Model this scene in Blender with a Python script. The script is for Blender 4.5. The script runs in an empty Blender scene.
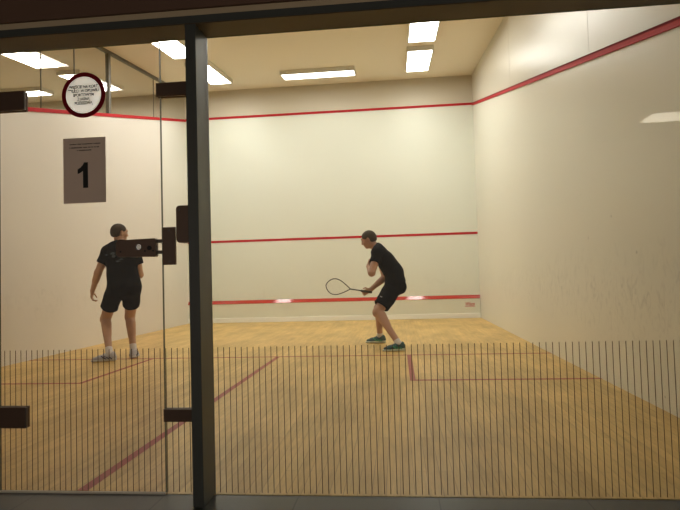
import bpy, bmesh, math, random
import numpy as np
from mathutils import Vector, Matrix
from mathutils.bvhtree import BVHTree
random.seed(4)
S = bpy.context.scene
COL = S.collection
PI = math.pi

# ------------------------------------------------------------------ materials
def new_mat(name):
    m = bpy.data.materials.new(name); m.use_nodes = True
    nt = m.node_tree; nt.nodes.clear()
    out = nt.nodes.new('ShaderNodeOutputMaterial')
    return m, nt, out
def N(nt, typ, **kw):
    n = nt.nodes.new(typ)
    for k, v in kw.items():
        if k in n.inputs.keys() if isinstance(k, str) else False:
            n.inputs[k].default_value = v
        else:
            setattr(n, k, v)
    return n
def L(nt, a, b): nt.links.new(a, b)
def c4(c): return (c[0], c[1], c[2], 1)

def plain(name, col, rough=.5, metal=0, var=.08, scale=6, bump=0, spec=.5, coat=0):
    m, nt, out = new_mat(name)
    p = N(nt, 'ShaderNodeBsdfPrincipled')
    p.inputs['Roughness'].default_value = rough
    p.inputs['Metallic'].default_value = metal
    p.inputs['Specular IOR Level'].default_value = spec
    p.inputs['Coat Weight'].default_value = coat
    tc = N(nt, 'ShaderNodeTexCoord')
    no = N(nt, 'ShaderNodeTexNoise'); no.inputs['Scale'].default_value = scale; no.inputs['Detail'].default_value = 3
    L(nt, tc.outputs['Object'], no.inputs['Vector'])
    mx = N(nt, 'ShaderNodeMix'); mx.data_type = 'RGBA'
    mx.inputs[6].default_value = c4([min(1, v*(1-var)) for v in col])
    mx.inputs[7].default_value = c4([min(1, v*(1+var)) for v in col])
    L(nt, no.outputs['Fac'], mx.inputs[0]); L(nt, mx.outputs[2], p.inputs['Base Color'])
    if bump:
        b = N(nt, 'ShaderNodeBump'); b.inputs['Strength'].default_value = bump; b.inputs['Distance'].default_value = .01
        L(nt, no.outputs['Fac'], b.inputs['Height']); L(nt, b.outputs[0], p.inputs['Normal'])
    L(nt, p.outputs[0], out.inputs[0])
    return m

def wall_mat(name, col, rough=.38, scuff=1.0, line=None, upper=(.66, .60, .48)):
    """painted court plaster: very fine bump, grey ball marks in a band low on the wall"""
    m, nt, out = new_mat(name)
    p = N(nt, 'ShaderNodeBsdfPrincipled'); p.inputs['Roughness'].default_value = rough
    p.inputs['Specular IOR Level'].default_value = .35
    tc = N(nt, 'ShaderNodeTexCoord')
    big = N(nt, 'ShaderNodeTexNoise'); big.inputs['Scale'].default_value = .8; big.inputs['Detail'].default_value = 4
    L(nt, tc.outputs['Object'], big.inputs['Vector'])
    mp = N(nt, 'ShaderNodeMapping'); mp.inputs['Scale'].default_value = (9, 9, 6)
    L(nt, tc.outputs['Object'], mp.inputs['Vector'])
    fine = N(nt, 'ShaderNodeTexNoise'); fine.inputs['Scale'].default_value = 1.6; fine.inputs['Detail'].default_value = 6; fine.inputs['Distortion'].default_value = 1.5
    L(nt, mp.outputs[0], fine.inputs['Vector'])
    rmp = N(nt, 'ShaderNodeValToRGB'); rmp.color_ramp.elements[0].position = .52; rmp.color_ramp.elements[1].position = .68
    L(nt, fine.outputs['Fac'], rmp.inputs[0])
    sep = N(nt, 'ShaderNodeSeparateXYZ'); L(nt, tc.outputs['Object'], sep.inputs[0])
    mr = N(nt, 'ShaderNodeMapRange'); mr.inputs['From Min'].default_value = .55; mr.inputs['From Max'].default_value = 0
    s1 = N(nt, 'ShaderNodeMath', operation='SUBTRACT'); s1.inputs[1].default_value = .75
    L(nt, sep.outputs['Z'], s1.inputs[0])
    ab = N(nt, 'ShaderNodeMath', operation='ABSOLUTE'); L(nt, s1.outputs[0], ab.inputs[0])
    L(nt, ab.outputs[0], mr.inputs['Value'])
    mu = N(nt, 'ShaderNodeMath', operation='MULTIPLY'); L(nt, rmp.outputs[0], mu.inputs[0]); L(nt, mr.outputs[0], mu.inputs[1])
    mu2 = N(nt, 'ShaderNodeMath', operation='MULTIPLY'); L(nt, mu.outputs[0], mu2.inputs[0]); mu2.inputs[1].default_value = .34*scuff
    mx = N(nt, 'ShaderNodeMix'); mx.data_type = 'RGBA'
    mx.inputs[6].default_value = c4([v*.96 for v in col]); mx.inputs[7].default_value = c4([min(1, v*1.03) for v in col])
    L(nt, big.outputs['Fac'], mx.inputs[0])
    m2 = N(nt, 'ShaderNodeMix'); m2.data_type = 'RGBA'; m2.inputs[7].default_value = c4([v*.45 for v in col])
    L(nt, mx.outputs[2], m2.inputs[6]); L(nt, mu2.outputs[0], m2.inputs[0])
    # sparse black ball specks
    vo = N(nt, 'ShaderNodeTexVoronoi'); vo.inputs['Scale'].default_value = 2.6
    L(nt, tc.outputs['Object'], vo.inputs['Vector'])
    lt = N(nt, 'ShaderNodeMath', operation='LESS_THAN'); lt.inputs[1].default_value = .035; L(nt, vo.outputs['Distance'], lt.inputs[0])
    l2 = N(nt, 'ShaderNodeMath', operation='MULTIPLY'); L(nt, lt.outputs[0], l2.inputs[0]); l2.inputs[1].default_value = .35*min(1, scuff)
    m3 = N(nt, 'ShaderNodeMix'); m3.data_type = 'RGBA'; m3.inputs[7].default_value = (.1, .09, .07, 1)
    L(nt, m2.outputs[2], m3.inputs[6]); L(nt, l2.outputs[0], m3.inputs[0])
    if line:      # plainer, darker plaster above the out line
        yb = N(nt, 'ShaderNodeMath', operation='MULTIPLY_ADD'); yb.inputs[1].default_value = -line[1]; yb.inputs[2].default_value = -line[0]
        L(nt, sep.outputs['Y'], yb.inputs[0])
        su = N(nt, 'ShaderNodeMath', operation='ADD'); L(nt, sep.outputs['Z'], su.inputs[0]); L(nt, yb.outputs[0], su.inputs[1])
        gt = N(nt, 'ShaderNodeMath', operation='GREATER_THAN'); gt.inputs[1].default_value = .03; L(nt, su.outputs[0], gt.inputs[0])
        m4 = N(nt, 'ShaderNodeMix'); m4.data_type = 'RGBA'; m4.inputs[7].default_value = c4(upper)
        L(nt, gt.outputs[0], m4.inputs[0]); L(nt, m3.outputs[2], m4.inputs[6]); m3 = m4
    L(nt, m3.outputs[2], p.inputs['Base Color'])
    bn = N(nt, 'ShaderNodeTexNoise'); bn.inputs['Scale'].default_value = 30; L(nt, tc.outputs['Object'], bn.inputs['Vector'])
    b = N(nt, 'ShaderNodeBump'); b.inputs['Strength'].default_value = .05; b.inputs['Distance'].default_value = .01
    L(nt, bn.outputs['Fac'], b.inputs['Height']); L(nt, b.outputs[0], p.inputs['Normal'])
    L(nt, p.outputs[0], out.inputs[0])
    return m

def floor_mat():
    m, nt, out = new_mat('maple_strip_floor')
    p = N(nt, 'ShaderNodeBsdfPrincipled'); p.inputs['Specular IOR Level'].default_value = .4
    tc = N(nt, 'ShaderNodeTexCoord')
    mp = N(nt, 'ShaderNodeMapping'); mp.inputs['Rotation'].default_value = (0, 0, PI/2)
    L(nt, tc.outputs['Object'], mp.inputs['Vector'])
    br = N(nt, 'ShaderNodeTexBrick')
    br.inputs['Scale'].default_value = 1; br.inputs['Brick Width'].default_value = .9; br.inputs['Row Height'].default_value = .062
    br.inputs['Mortar Size'].default_value = .0008; br.inputs['Mortar Smooth'].default_value = .3
    br.offset = .37; br.offset_frequency = 2
    br.inputs['Color1'].default_value = FLC1; br.inputs['Color2'].default_value = FLC2
    br.inputs['Mortar'].default_value = FLM
    L(nt, mp.outputs[0], br.inputs['Vector'])
    # grain
    mg = N(nt, 'ShaderNodeMapping'); mg.inputs['Scale'].default_value = (40, 2.2, 1)
    L(nt, tc.outputs['Object'], mg.inputs['Vector'])
    g = N(nt, 'ShaderNodeTexNoise'); g.inputs['Scale'].default_value = 1; g.inputs['Detail'].default_value = 5; g.inputs['Distortion'].default_value = .8
    L(nt, mg.outputs[0], g.inputs['Vector'])
    gm = N(nt, 'ShaderNodeMapRange'); gm.inputs['From Min'].default_value = .3; gm.inputs['From Max'].default_value = .7
    gm.inputs['To Min'].default_value = .88; gm.inputs['To Max'].default_value = 1.1
    L(nt, g.outputs['Fac'], gm.inputs['Value'])
    m1 = N(nt, 'ShaderNodeMix'); m1.data_type = 'RGBA'; m1.blend_type = 'MULTIPLY'; m1.inputs[0].default_value = 1
    L(nt, br.outputs['Color'], m1.inputs[6]); L(nt, gm.outputs[0], m1.inputs[7])
    # worn / scuffed patches
    wp = N(nt, 'ShaderNodeMapping'); wp.inputs['Scale'].default_value = (2.4, .9, 1); wp.inputs['Rotation'].default_value = (0, 0, .25)
    L(nt, tc.outputs['Object'], wp.inputs['Vector'])
    w = N(nt, 'ShaderNodeTexNoise'); w.inputs['Scale'].default_value = 1.1; w.inputs['Detail'].default_value = 7; w.inputs['Roughness'].default_value = .6
    L(nt, wp.outputs[0], w.inputs['Vector'])
    wr = N(nt, 'ShaderNodeMapRange'); wr.inputs['From Min'].default_value = .38; wr.inputs['From Max'].default_value = .62
    wr.inputs['To Min'].default_value = .82; wr.inputs['To Max'].default_value = 1.08
    L(nt, w.outputs['Fac'], wr.inputs['Value'])
    m2 = N(nt, 'ShaderNodeMix'); m2.data_type = 'RGBA'; m2.blend_type = 'MULTIPLY'; m2.inputs[0].default_value = 1
    L(nt, m1.outputs[2], m2.inputs[6]); L(nt, wr.outputs[0], m2.inputs[7])
    L(nt, m2.outputs[2], p.inputs['Base Color'])
    rr = N(nt, 'ShaderNodeMapRange'); rr.inputs['To Min'].default_value = .5; rr.inputs['To Max'].default_value = .38
    L(nt, w.outputs['Fac'], rr.inputs['Value']); L(nt, rr.outputs[0], p.inputs['Roughness'])
    L(nt, p.outputs[0], out.inputs[0])
    return m

def tile_mat():
    m, nt, out = new_mat('dark_stone_tile')
    p = N(nt, 'ShaderNodeBsdfPrincipled'); p.inputs['Roughness'].default_value = .3; p.inputs['Specular IOR Level'].default_value = .25
    tc = N(nt, 'ShaderNodeTexCoord')
    mp = N(nt, 'ShaderNodeMapping'); mp.inputs['Location'].default_value = (-.01, .0, 0)
    L(nt, tc.outputs['Object'], mp.inputs['Vector'])
    br = N(nt, 'ShaderNodeTexBrick'); br.offset = 0
    br.inputs['Scale'].default_value = 1; br.inputs['Brick Width'].default_value = .6; br.inputs['Row Height'].default_value = .6
    br.inputs['Mortar Size'].default_value = .003
    br.inputs['Color1'].default_value = (.045, .045, .044, 1); br.inputs['Color2'].default_value = (.052, .051, .049, 1)
    br.inputs['Mortar'].default_value = (.012, .012, .012, 1)
    L(nt, mp.outputs[0], br.inputs['Vector'])
    L(nt, br.outputs['Color'], p.inputs['Base Color']); L(nt, p.outputs[0], out.inputs[0])
    return m

def glass_mat(name, tint=(.97, .98, .965), refl=1.0, extra=0):
    m, nt, out = new_mat(name)
    t = N(nt, 'ShaderNodeBsdfTransparent'); t.inputs['Color'].default_value = c4(tint)
    g = N(nt, 'ShaderNodeBsdfGlossy'); g.inputs['Roughness'].default_value = .0
    geo = N(nt, 'ShaderNodeNewGeometry')
    dt = N(nt, 'ShaderNodeVectorMath', operation='DOT_PRODUCT')
    L(nt, geo.outputs['Incoming'], dt.inputs[0]); L(nt, geo.outputs['Normal'], dt.inputs[1])
    ab = N(nt, 'ShaderNodeMath', operation='ABSOLUTE'); L(nt, dt.outputs['Value'], ab.inputs[0])
    om = N(nt, 'ShaderNodeMath', operation='SUBTRACT'); om.inputs[0].default_value = 1; L(nt, ab.outputs[0], om.inputs[1])
    pw = N(nt, 'ShaderNodeMath', operation='POWER'); pw.inputs[1].default_value = 5; L(nt, om.outputs[0], pw.inputs[0])
    ma = N(nt, 'ShaderNodeMath', operation='MULTIPLY_ADD'); ma.inputs[1].default_value = .96*refl; ma.inputs[2].default_value = .04*refl
    L(nt, pw.outputs[0], ma.inputs[0])
    mx = N(nt, 'ShaderNodeMixShader'); L(nt, ma.outputs[0], mx.inputs[0]); L(nt, t.outputs[0], mx.inputs[1]); L(nt, g.outputs[0], mx.inputs[2])
    L(nt, mx.outputs[0], out.inputs[0])
    return m

def emit_mat(name, col, s):
    m, nt, out = new_mat(name)
    e = N(nt, 'ShaderNodeEmission'); e.inputs['Color'].default_value = c4(col); e.inputs['Strength'].default_value = s
    L(nt, e.outputs[0], out.inputs[0]); return m

def sheet_mat(name, col, trans):
    """paper / vinyl that lets some light through from behind"""
    m, nt, out = new_mat(name)
    d = N(nt, 'ShaderNodeBsdfDiffuse'); d.inputs['Color'].default_value = c4(col)
    t = N(nt, 'ShaderNodeBsdfTranslucent'); t.inputs['Color'].default_value = c4(trans)
    a = N(nt, 'ShaderNodeAddShader'); L(nt, d.outputs[0], a.inputs[0]); L(nt, t.outputs[0], a.inputs[1])
    L(nt, a.outputs[0], out.inputs[0]); return m

FLC1 = (.71, .48, .165, 1); FLC2 = (.635, .415, .135, 1); FLM = (.22, .12, .04, 1)
LAMP_COL = (1.0, .975, .915); LAMP = 21
M = {}
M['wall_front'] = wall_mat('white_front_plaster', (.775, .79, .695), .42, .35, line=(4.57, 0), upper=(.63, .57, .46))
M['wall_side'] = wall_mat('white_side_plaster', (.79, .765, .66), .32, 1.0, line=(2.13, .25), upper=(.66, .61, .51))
M['wall_left'] = wall_mat('white_left_plaster', (.79, .765, .70), .34, .5)
M['ceil'] = plain('ceiling_paint', (.84, .75, .59), .85, var=.03, scale=.6)
M['floor'] = floor_mat()
M['tile'] = tile_mat()
M['red'] = plain('red_line_paint', (.48, .020, .028), .6, var=.08, scale=3, spec=.15)
M['red_floor'] = plain('red_floor_line_paint', (.36, .06, .035), .5, var=.22, scale=9)
M['red_tin'] = plain('glossy_red_tin_strip', (.50, .045, .03), .09, var=.06, scale=2)
M['tin'] = plain('pale_tin_panel', (.76, .76, .64), .45, var=.05, scale=3)
M['tinbase'] = plain('white_base_strip', (.90, .89, .82), .4, var=.03)
M['steel'] = plain('anthracite_painted_steel', (.070, .080, .076), .42, var=.05, scale=4)
M['steel_brown'] = plain('brown_painted_header', (.085, .062, .035), .5, var=.08, scale=3)
M['bronze'] = plain('dark_bronze_fitting', (.13, .080, .056), .4, metal=.3, var=.1, scale=12)
M['bronze_edge'] = plain('grey_bronze_edge', (.12, .10, .085), .4, metal=.3, var=.1, scale=12)
M['chrome'] = plain('bright_steel', (.7, .68, .64), .18, metal=1, var=.02)
M['fascia'] = plain('dark_brown_fascia', (.16, .09, .06), .6, var=.15, scale=2)
M['tan'] = plain('tan_strip', (.60, .49, .33), .6, var=.08, scale=4)
M['corr'] = plain('corridor_wall', (.09, .075, .06), .8, var=.1, scale=1)
M['glass'] = glass_mat('clear_toughened_glass', refl=.42)
M['glass_door'] = glass_mat('door_glass', (.945, .935, .92), refl=.42)
M['glass_upper'] = glass_mat('smoked_upper_glass', (.93, .92, .89), refl=1.0)
M['edge'] = plain('green_glass_edge', (.10, .11, .085), .2, var=.1)
M['stripe'] = plain('brown_stripe_film', (.10, .062, .03), .6, var=.1)
M['seal'] = plain('pale_door_seal', (.85, .80, .68), .4, var=.05)
M['lamp'] = emit_mat('lit_diffuser', LAMP_COL, LAMP)
M['clamp'] = emit_mat('corridor_diffuser', (1, .9, .72), 13)
M['lamp_weak'] = emit_mat('weaker_lit_diffuser', LAMP_COL, 9)
M['housing'] = plain('white_lamp_housing', (.8, .77, .68), .5, var=.03)
M['screw'] = plain('screw_head', (.9, .9, .88), .25, metal=.8, var=.02)
M['post'] = plain('grey_upper_post', (.13, .12, .09), .5, var=.05)
M['sign_white'] = sheet_mat('white_vinyl', (.7, .72, .75), (.82, .86, .90))
M['sign_red'] = sheet_mat('dark_red_vinyl', (.22, .012, .02), (.05, .004, .006))
M['ink'] = plain('black_ink', (.012, .011, .011), .6, var=.1)
M['ink_soft'] = plain('faded_black_ink', (.045, .03, .022), .7, var=.2, scale=60)
M['paper'] = sheet_mat('grey_backed_paper', (.74, .64, .57), (.16, .135, .12))

# ------------------------------------------------------------------ mesh helpers
def link(name, me, mats, parent=None, smooth=False):
    o = bpy.data.objects.new(name, me); COL.objects.link(o)
    if not isinstance(mats, (list, tuple)): mats = [mats]
    for m in mats: me.materials.append(m)
    if smooth:
        for p in me.polygons: p.use_smooth = True
    if parent is not None:
        o.parent = parent
        pl = parent
        off = Vector((0, 0, 0)); q = parent
        while q is not None: off += q.location; q = q.parent
        o.location = -off
    return o
def obj(name, bm, mats, parent=None, smooth=False):
    me = bpy.data.meshes.new(name); bmesh.ops.recalc_face_normals(bm, faces=bm.faces); bm.to_mesh(me); bm.free()
    return link(name, me, mats, parent, smooth)
def tag(o, label=None, cat=None, group=None, kind=None):
    if label: o['label'] = label
    if cat: o['category'] = cat
    if group: o['group'] = group
    if kind: o['kind'] = kind
    return o
def thing(name, loc, label=None, cat=None, group=None, kind=None):
    o = bpy.data.objects.new(name, None); COL.objects.link(o); o.location = loc; o.empty_display_size = .1
    return tag(o, label, cat, group, kind)
def box(bm, x0, x1, y0, y1, z0, z1, mi=0, bev=0):
    r = bmesh.ops.create_cube(bm, size=1)
    vs = r['verts']
    for v in vs:
        v.co = Vector((x0 if v.co.x < 0 else x1, y0 if v.co.y < 0 else y1, z0 if v.co.z < 0 else z1))
    fs = set(f for v in vs for f in v.link_faces)
    for f in fs: f.material_index = mi
    if bev:
        es = list(set(e for v in vs for e in v.link_edges))
        rr = bmesh.ops.bevel(bm, geom=es, offset=bev, segments=2, affect='EDGES', profile=.6)
        for f in rr['faces']: f.material_index = mi
    return bm
def B(*a, **k): return box(bmesh.new(), *a, **k)
def prism(bm, pts, axis, a, b, mi=0):
    """extrude polygon pts (2D) along axis from a to b; axis 'x': pts=(y,z); 'y': (x,z); 'z': (x,y)"""
    def P(p, t):
        return {'x': (t, p[0], p[1]), 'y': (p[0], t, p[1]), 'z': (p[0], p[1], t)}[axis]
    A = [bm.verts.new(P(p, a)) for p in pts]; Bv = [bm.verts.new(P(p, b)) for p in pts]
    n = len(pts)
    fs = [bm.faces.new(A), bm.faces.new(Bv[::-1])]
    for i in range(n): fs.append(bm.faces.new([A[i], A[(i+1) % n], Bv[(i+1) % n], Bv[i]]))
    for f in fs: f.material_index = mi
    return bm
def circle(cx, cy, r, n=48): return [(cx+r*math.cos(2*PI*i/n), cy+r*math.sin(2*PI*i/n)) for i in range(n)]
def ring(bm, cx, cz, r0, r1, y0, y1, n=64):
    for i in range(n):
        a, b = 2*PI*i/n, 2*PI*(i+1)/n
        q = [(cx+r*math.cos(t), cz+r*math.sin(t)) for r, t in ((r0, a), (r1, a), (r1, b), (r0, b))]
        vs = [[bm.verts.new((p[0], y, p[1])) for p in q] for y in (y0, y1)]
        bm.faces.new(vs[0]); bm.faces.new(vs[1][::-1])
        bm.faces.new([vs[0][1], vs[0][2], vs[1][2], vs[1][1]]); bm.faces.new([vs[0][0], vs[0][3], vs[1][3], vs[1][0]])
    bmesh.ops.remove_doubles(bm, verts=bm.verts, dist=1e-6)
    return bm
def cyl(bm, c, axis, r, l, n=20):
    mat = {'x': Matrix.Rotation(PI/2, 4, 'Y'), 'y': Matrix.Rotation(PI/2, 4, 'X'), 'z': Matrix.Identity(4)}[axis]
    bmesh.ops.create_cone(bm, cap_ends=True, segments=n, radius1=r, radius2=r, depth=l, matrix=Matrix.Translation(c) @ mat)
    return bm
def tube(bm, pts, rad, n=10, closed=False):
    pts = [Vector(p) for p in pts]; m = len(pts); rings = []
    up = None
    for i, p in enumerate(pts):
        a = pts[(i-1) % m] if (closed or i > 0) else p
        b = pts[(i+1) % m] if (closed or i < m-1) else p
        t = (b-a).normalized()
        if up is None: up = t.orthogonal().normalized()
        up = (up - t*up.dot(t)).normalized(); s = t.cross(up)
        r = rad[i] if isinstance(rad, (list, tuple)) else rad
        rings.append([bm.verts.new(p + up*(math.cos(2*PI*k/n)*r) + s*(math.sin(2*PI*k/n)*r)) for k in range(n)])
    for i in range(m if closed else m-1):
        A, Bq = rings[i], rings[(i+1) % m]
        for k in range(n): bm.faces.new([A[k], A[(k+1) % n], Bq[(k+1) % n], Bq[k]])
    if not closed: bm.faces.new(rings[0][::-1]); bm.faces.new(rings[-1])
    return bm
def text_mesh(name, body, size, loc, mat, parent, align='CENTER', shear=0, bold=0, sx=1, thick=.0003, line=1.0):
    cu = bpy.data.curves.new(name, 'FONT'); cu.body = body; cu.size = size; cu.align_x = align; cu.align_y = 'CENTER'
    cu.extrude = thick; cu.shear = shear; cu.offset = bold; cu.space_line = line
    t = bpy.data.objects.new(name, cu); COL.objects.link(t)
    bpy.context.view_layer.update()
    me = bpy.data.meshes.new_from_object(t.evaluated_get(bpy.context.evaluated_depsgraph_get()))
    bpy.data.objects.remove(t); bpy.data.curves.remove(cu)
    me.transform(Matrix.Translation(loc) @ Matrix.Rotation(PI/2, 4, 'X') @ Matrix.Diagonal((sx, 1, 1, 1)))
    me.materials.clear(); me.name = name
    return link(name, me, mat, parent)

# ------------------------------------------------------------------ the court shell
W, D = 6.4, 9.75
CZ0, CS = 4.10, .115
def cz(y): return CZ0 + CS*y
def out_z(y): return 2.13 + .25*y
def struct(name, bm, m, parent=None, smooth=False):
    o = obj(name, bm, m, parent, smooth)
    if parent is None: o['kind'] = 'structure'
    return o

fl = struct('floor', B(0, W, .016, D, -.08, 0), M['floor'])
struct('floor_corridor', B(-.5, 10, -5.6, .016, -.08, 0), M['tile'])
struct('floor_adjacent', B(-6.5, -.1, .016, D, -.08, 0), M['floor'])
struct('wall_front', B(0, W, D, D+.2, -.08, 5.5), M['wall_front'])
bm = bmesh.new(); prism(bm, [(0.016, -.08), (D, -.08), (D, cz(D)+.1), (0.016, cz(0)+.1)], 'x', W, W+.2)
struct('wall_right', bm, M['wall_side'])
bm = bmesh.new(); prism(bm, [(0.016, -.08), (D, -.08), (D, out_z(D)+.02), (0.016, out_z(0)+.02)], 'x', -.1, 0)
struct('wall_left', bm, M['wall_left'])
bm = bmesh.new(); prism(bm, [(-.12, cz(-.12)), (D+.1, cz(D+.1)), (D+.1, cz(D+.1)+.12), (-.12, cz(-.12)+.12)], 'x', -6.5, W+.1)
struct('ceiling', bm, M['ceil'])
bm = B(0, W, .0, .14, 2.118, 4.1); struct('wall_back', bm, M['wall_side'])
# neighbouring court behind the glazing
struct('wall_adjacent_front', B(-6.5, -.0, D, D+.2, -.08, 5.5), M['wall_front'])
struct('wall_adjacent_left', B(-6.7, -6.5, 0, D, -.08, 5.3), M['wall_left'])
struct('wall_adjacent_back', B(-6.5, -.0, .0, .14, 0, 4.1), M['wall_left'])

# seams of the wall panels on the right wall
bm = bmesh.new()
for y in (2.62, 5.9): box(bm, W-.0015, W+.01, y-.0025, y+.0025, out_z(y)+.07, cz(y))
struct('trim_1', bm, plain('grey_panel_seam', (.55, .51, .42), .7))

# red out lines
bm = bmesh.new(); prism(bm, [(D-.012, 4.57), (D+.01, 4.57), (D+.01, 4.62), (D-.012, 4.62)], 'x', 0, W)
struct('trim_2', bm, M['red'])
def side_line(x0, x1, h):
    bm = bmesh.new(); prism(bm, [(0.02, out_z(.02)-.01), (D-.012, out_z(D-.012)-.01), (D-.012, out_z(D-.012)-.01+h), (.02, out_z(.02)-.01+h)], 'x', x0, x1); return bm
struct('trim_3', side_line(W-.018, W+.01, .044), M['red'])
struct('trim_4', side_line(-.02, .012, .055), M['red'])
bm = bmesh.new(); prism(bm, [(0.02, out_z(.02)+.030), (D-.012, out_z(D)+.030), (D-.012, out_z(D)+.044), (.02, out_z(.02)+.044)], 'x', W-.022, W+.01)
struct('trim_5', bm, plain('dark_red_line_edge', (.20, .010, .014), .7, spec=.1))
# service line
struct('trim_6', B(0, W, D-.006, D+.01, 1.78, 1.83), M['red'])
# floor lines (painted, 5 cm)
def fline(x0, x1, y0, y1):
    o = obj('court_line', B(x0, x1, y0, y1, -.001, .0012), M['red_floor'], fl); return o
YS = D - 5.44
fline(0, W, YS-.05, YS)
fline(3.175, 3.225, .05, YS-.05)
fline(1.6, 1.65, YS-1.65, YS-.05); fline(0, 1.6, YS-1.65, YS-1.60)
fline(W-1.65, W-1.6, YS-1.65, YS-.05); fline(W-1.6, W, YS-1.65, YS-1.60)

# upper glazing of the left wall: panes between slim joints, one thick post
g1 = thing('window_1', (-.05, 5, 3.4), kind='structure')
joints = [.02, 1.4, 2.2, 2.98, 3.77, 4.57, 5.36, 6.37, 8.1, D]
for a, b in zip(joints[:-1], joints[1:]):
    bm = bmesh.new(); prism(bm, [(a+.004, out_z(a)+.05), (b-.004, out_z(b)+.05), (b-.004, cz(b)-.05), (a+.004, cz(a)-.05)], 'x', -.022, -.014)
    obj('glass_pane', bm, M['glass_upper'], g1)
for y in joints[1:-1]:
    w = .035 if abs(y-6.37) < .01 else .0045
    d = (-.06, .0) if w > .01 else (-.026, -.010)
    obj('post' if w > .01 else 'joint_strip', B(d[0], d[1], y-w, y+w, out_z(y)+.045, cz(y)-.03), M['post'], g1)
bm = bmesh.new(); prism(bm, [(.02, cz(.02)-.055), (D, cz(D)-.055), (D, cz(D)), (.02, cz(.02))], 'x', -.05, .0)
obj('head_rail', bm, M['post'], g1)

# ------------------------------------------------------------------ the tin
t = thing('tin', (3.2, 9.72, 0), 'pale board along the foot of the front wall with glossy red top strip', 'tin board')
obj('panel', B(.0, 6.393, 9.705, D-.002, .085, .416), M['tin'], t)
bm = bmesh.new(); prism(bm, [(9.698, .412), (9.698, .417), (9.744, .486), (D-.002, .486), (D-.002, .412)], 'x', 0, 6.396)
obj('red_strip', bm, M['red_tin'], t)['label'] = 'glossy red sloping top strip'
obj('base_strip', B(0, 6.396, 9.692, D-.002, 0, .102, bev=.004), M['tinbase'], t)['label'] = 'bright white strip at the floor'
lg = text_mesh('logo', 'Wilson', .115, (6.175, 9.704, .292), M['red'], t, shear=.3, bold=.002, sx=.60)
lg['label'] = 'small red script lettering'
obj('logo_underline', B(6.07, 6.28, 9.7035, 9.7055, .238, .246), M['red'], t)

# ------------------------------------------------------------------ ceiling lights
def ceiling_light(cx, cy, lx, ly, label, group=None, lamp='lamp'):
    """surface luminaire hanging 8 cm under the sloping ceiling"""
    t = thing('ceiling_light', (cx, cy, cz(cy)), label, 'ceiling light', group)
    t.rotation_euler = (math.atan(CS), 0, 0)
    def ch(name, bm, m):
        me = bpy.data.meshes.new(name); bmesh.ops.recalc_face_normals(bm, faces=bm.faces); bm.to_mesh(me); bm.free()
        o = bpy.data.objects.new(name, me); COL.objects.link(o); me.materials.append(m); o.parent = t; return o
    hx, hy = lx/2, ly/2
    bm = bmesh.new(); box(bm, -hx-.025, hx+.025, -hy-.025, hy+.025, -.055, .0, bev=.006)
    for sx in (-1, 1):
        box(bm, sx*(hx+.012)-.012, sx*(hx+.012)+.012, -hy-.025, hy+.025, -.085, -.05)
        box(bm, -hx-.025, hx+.025, sx*(hy+.012)-.012, sx*(hy+.012)+.012, -.085, -.05)
    ch('housing', bm, M['housing'])
    ch('diffuser', B(-hx, hx, -hy, hy, -.08, -.056), M[lamp])
    if lx > ly:
        for k in (-.42, 0, .42):
            ch('screw', cyl(bmesh.new(), (k*lx, -hy-.026, -.045), 'y', .014, .01), M['screw'])
    return t
ceiling_light(3.22, 8.58, 1.44, .42, 'long white ceiling light lying crosswise, parallel to the front wall', lamp='lamp_weak')
ceiling_light(1.155, 8.05, .42, 1.44, 'lit white ceiling light just right of the dark glazing post')
ceiling_light(1.155, 6.08, .42, 1.44, 'lit white ceiling light just left of the dark glazing post')
ceiling_light(5.19, 8.05, .42, 1.44, 'lower of the two squarish lit ceiling lights near the right wall')
ceiling_light(5.19, 6.08, .42, 1.44, 'upper of the two squarish lit ceiling lights, cut off by the header beam')
ceiling_light(-3.32, 8.58, 1.44, .42, 'low ceiling light of the next court, just right of the upper hinge')
ceiling_light(-1.32, 8.05, .42, 1.44, 'lit ceiling light of the next court, partly behind the round red-rimmed sign')
ceiling_light(-1.38, 6.08, .42, 1.44, 'long lit ceiling light of the next court, at the top left corner')
for x, lab in ((1.17, 'ceiling light over the back of the court, left row'), (5.19, 'ceiling light over the back of the court, right row')):
    ceiling_light(x, 3.3, .42, 1.44, lab, lamp='lamp_weak')


# ------------------------------------------------------------------ corridor and glass front
struct('wall_corridor_left', B(-.7, -.5, -5.8, 0, 0, 2.8), M['corr'])
struct('wall_corridor_side', B(W+.2, 10, -.12, .016, 0, 2.75), M['corr'])
struct('ceiling_corridor', B(-.7, 10.2, -5.8, -.13, 2.75, 2.85), M['corr'])
YB, YF = .02, -.12          # rear (glass) and front of the steel frame
struct('trim_7', B(-.5, W+.2, YF-.015, 0, 2.115, 2.75), M['fascia'])
struct('trim_8', B(-.5, W+.2, YF, 0, 2.088, 2.115), M['tan'])
bm = bmesh.new(); box(bm, -.5, W+.2, YF, YB+.012, 2.052, 2.056)
beam = struct('trim_9', bm, M['steel_brown'])
struct('trim_10', B(-.5, W+.2, YF-.002, YB+.012, 2.056, 2.118 if False else 2.088), M['steel'])
struct('trim_11', B(-.5, W+.2, -.0, .016, 2.088, 2.118), M['steel'])
post = struct('trim_12', B(3.787, 3.834, YF, YB+.012, 0, 2.052, bev=.002), M['steel'])

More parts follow.
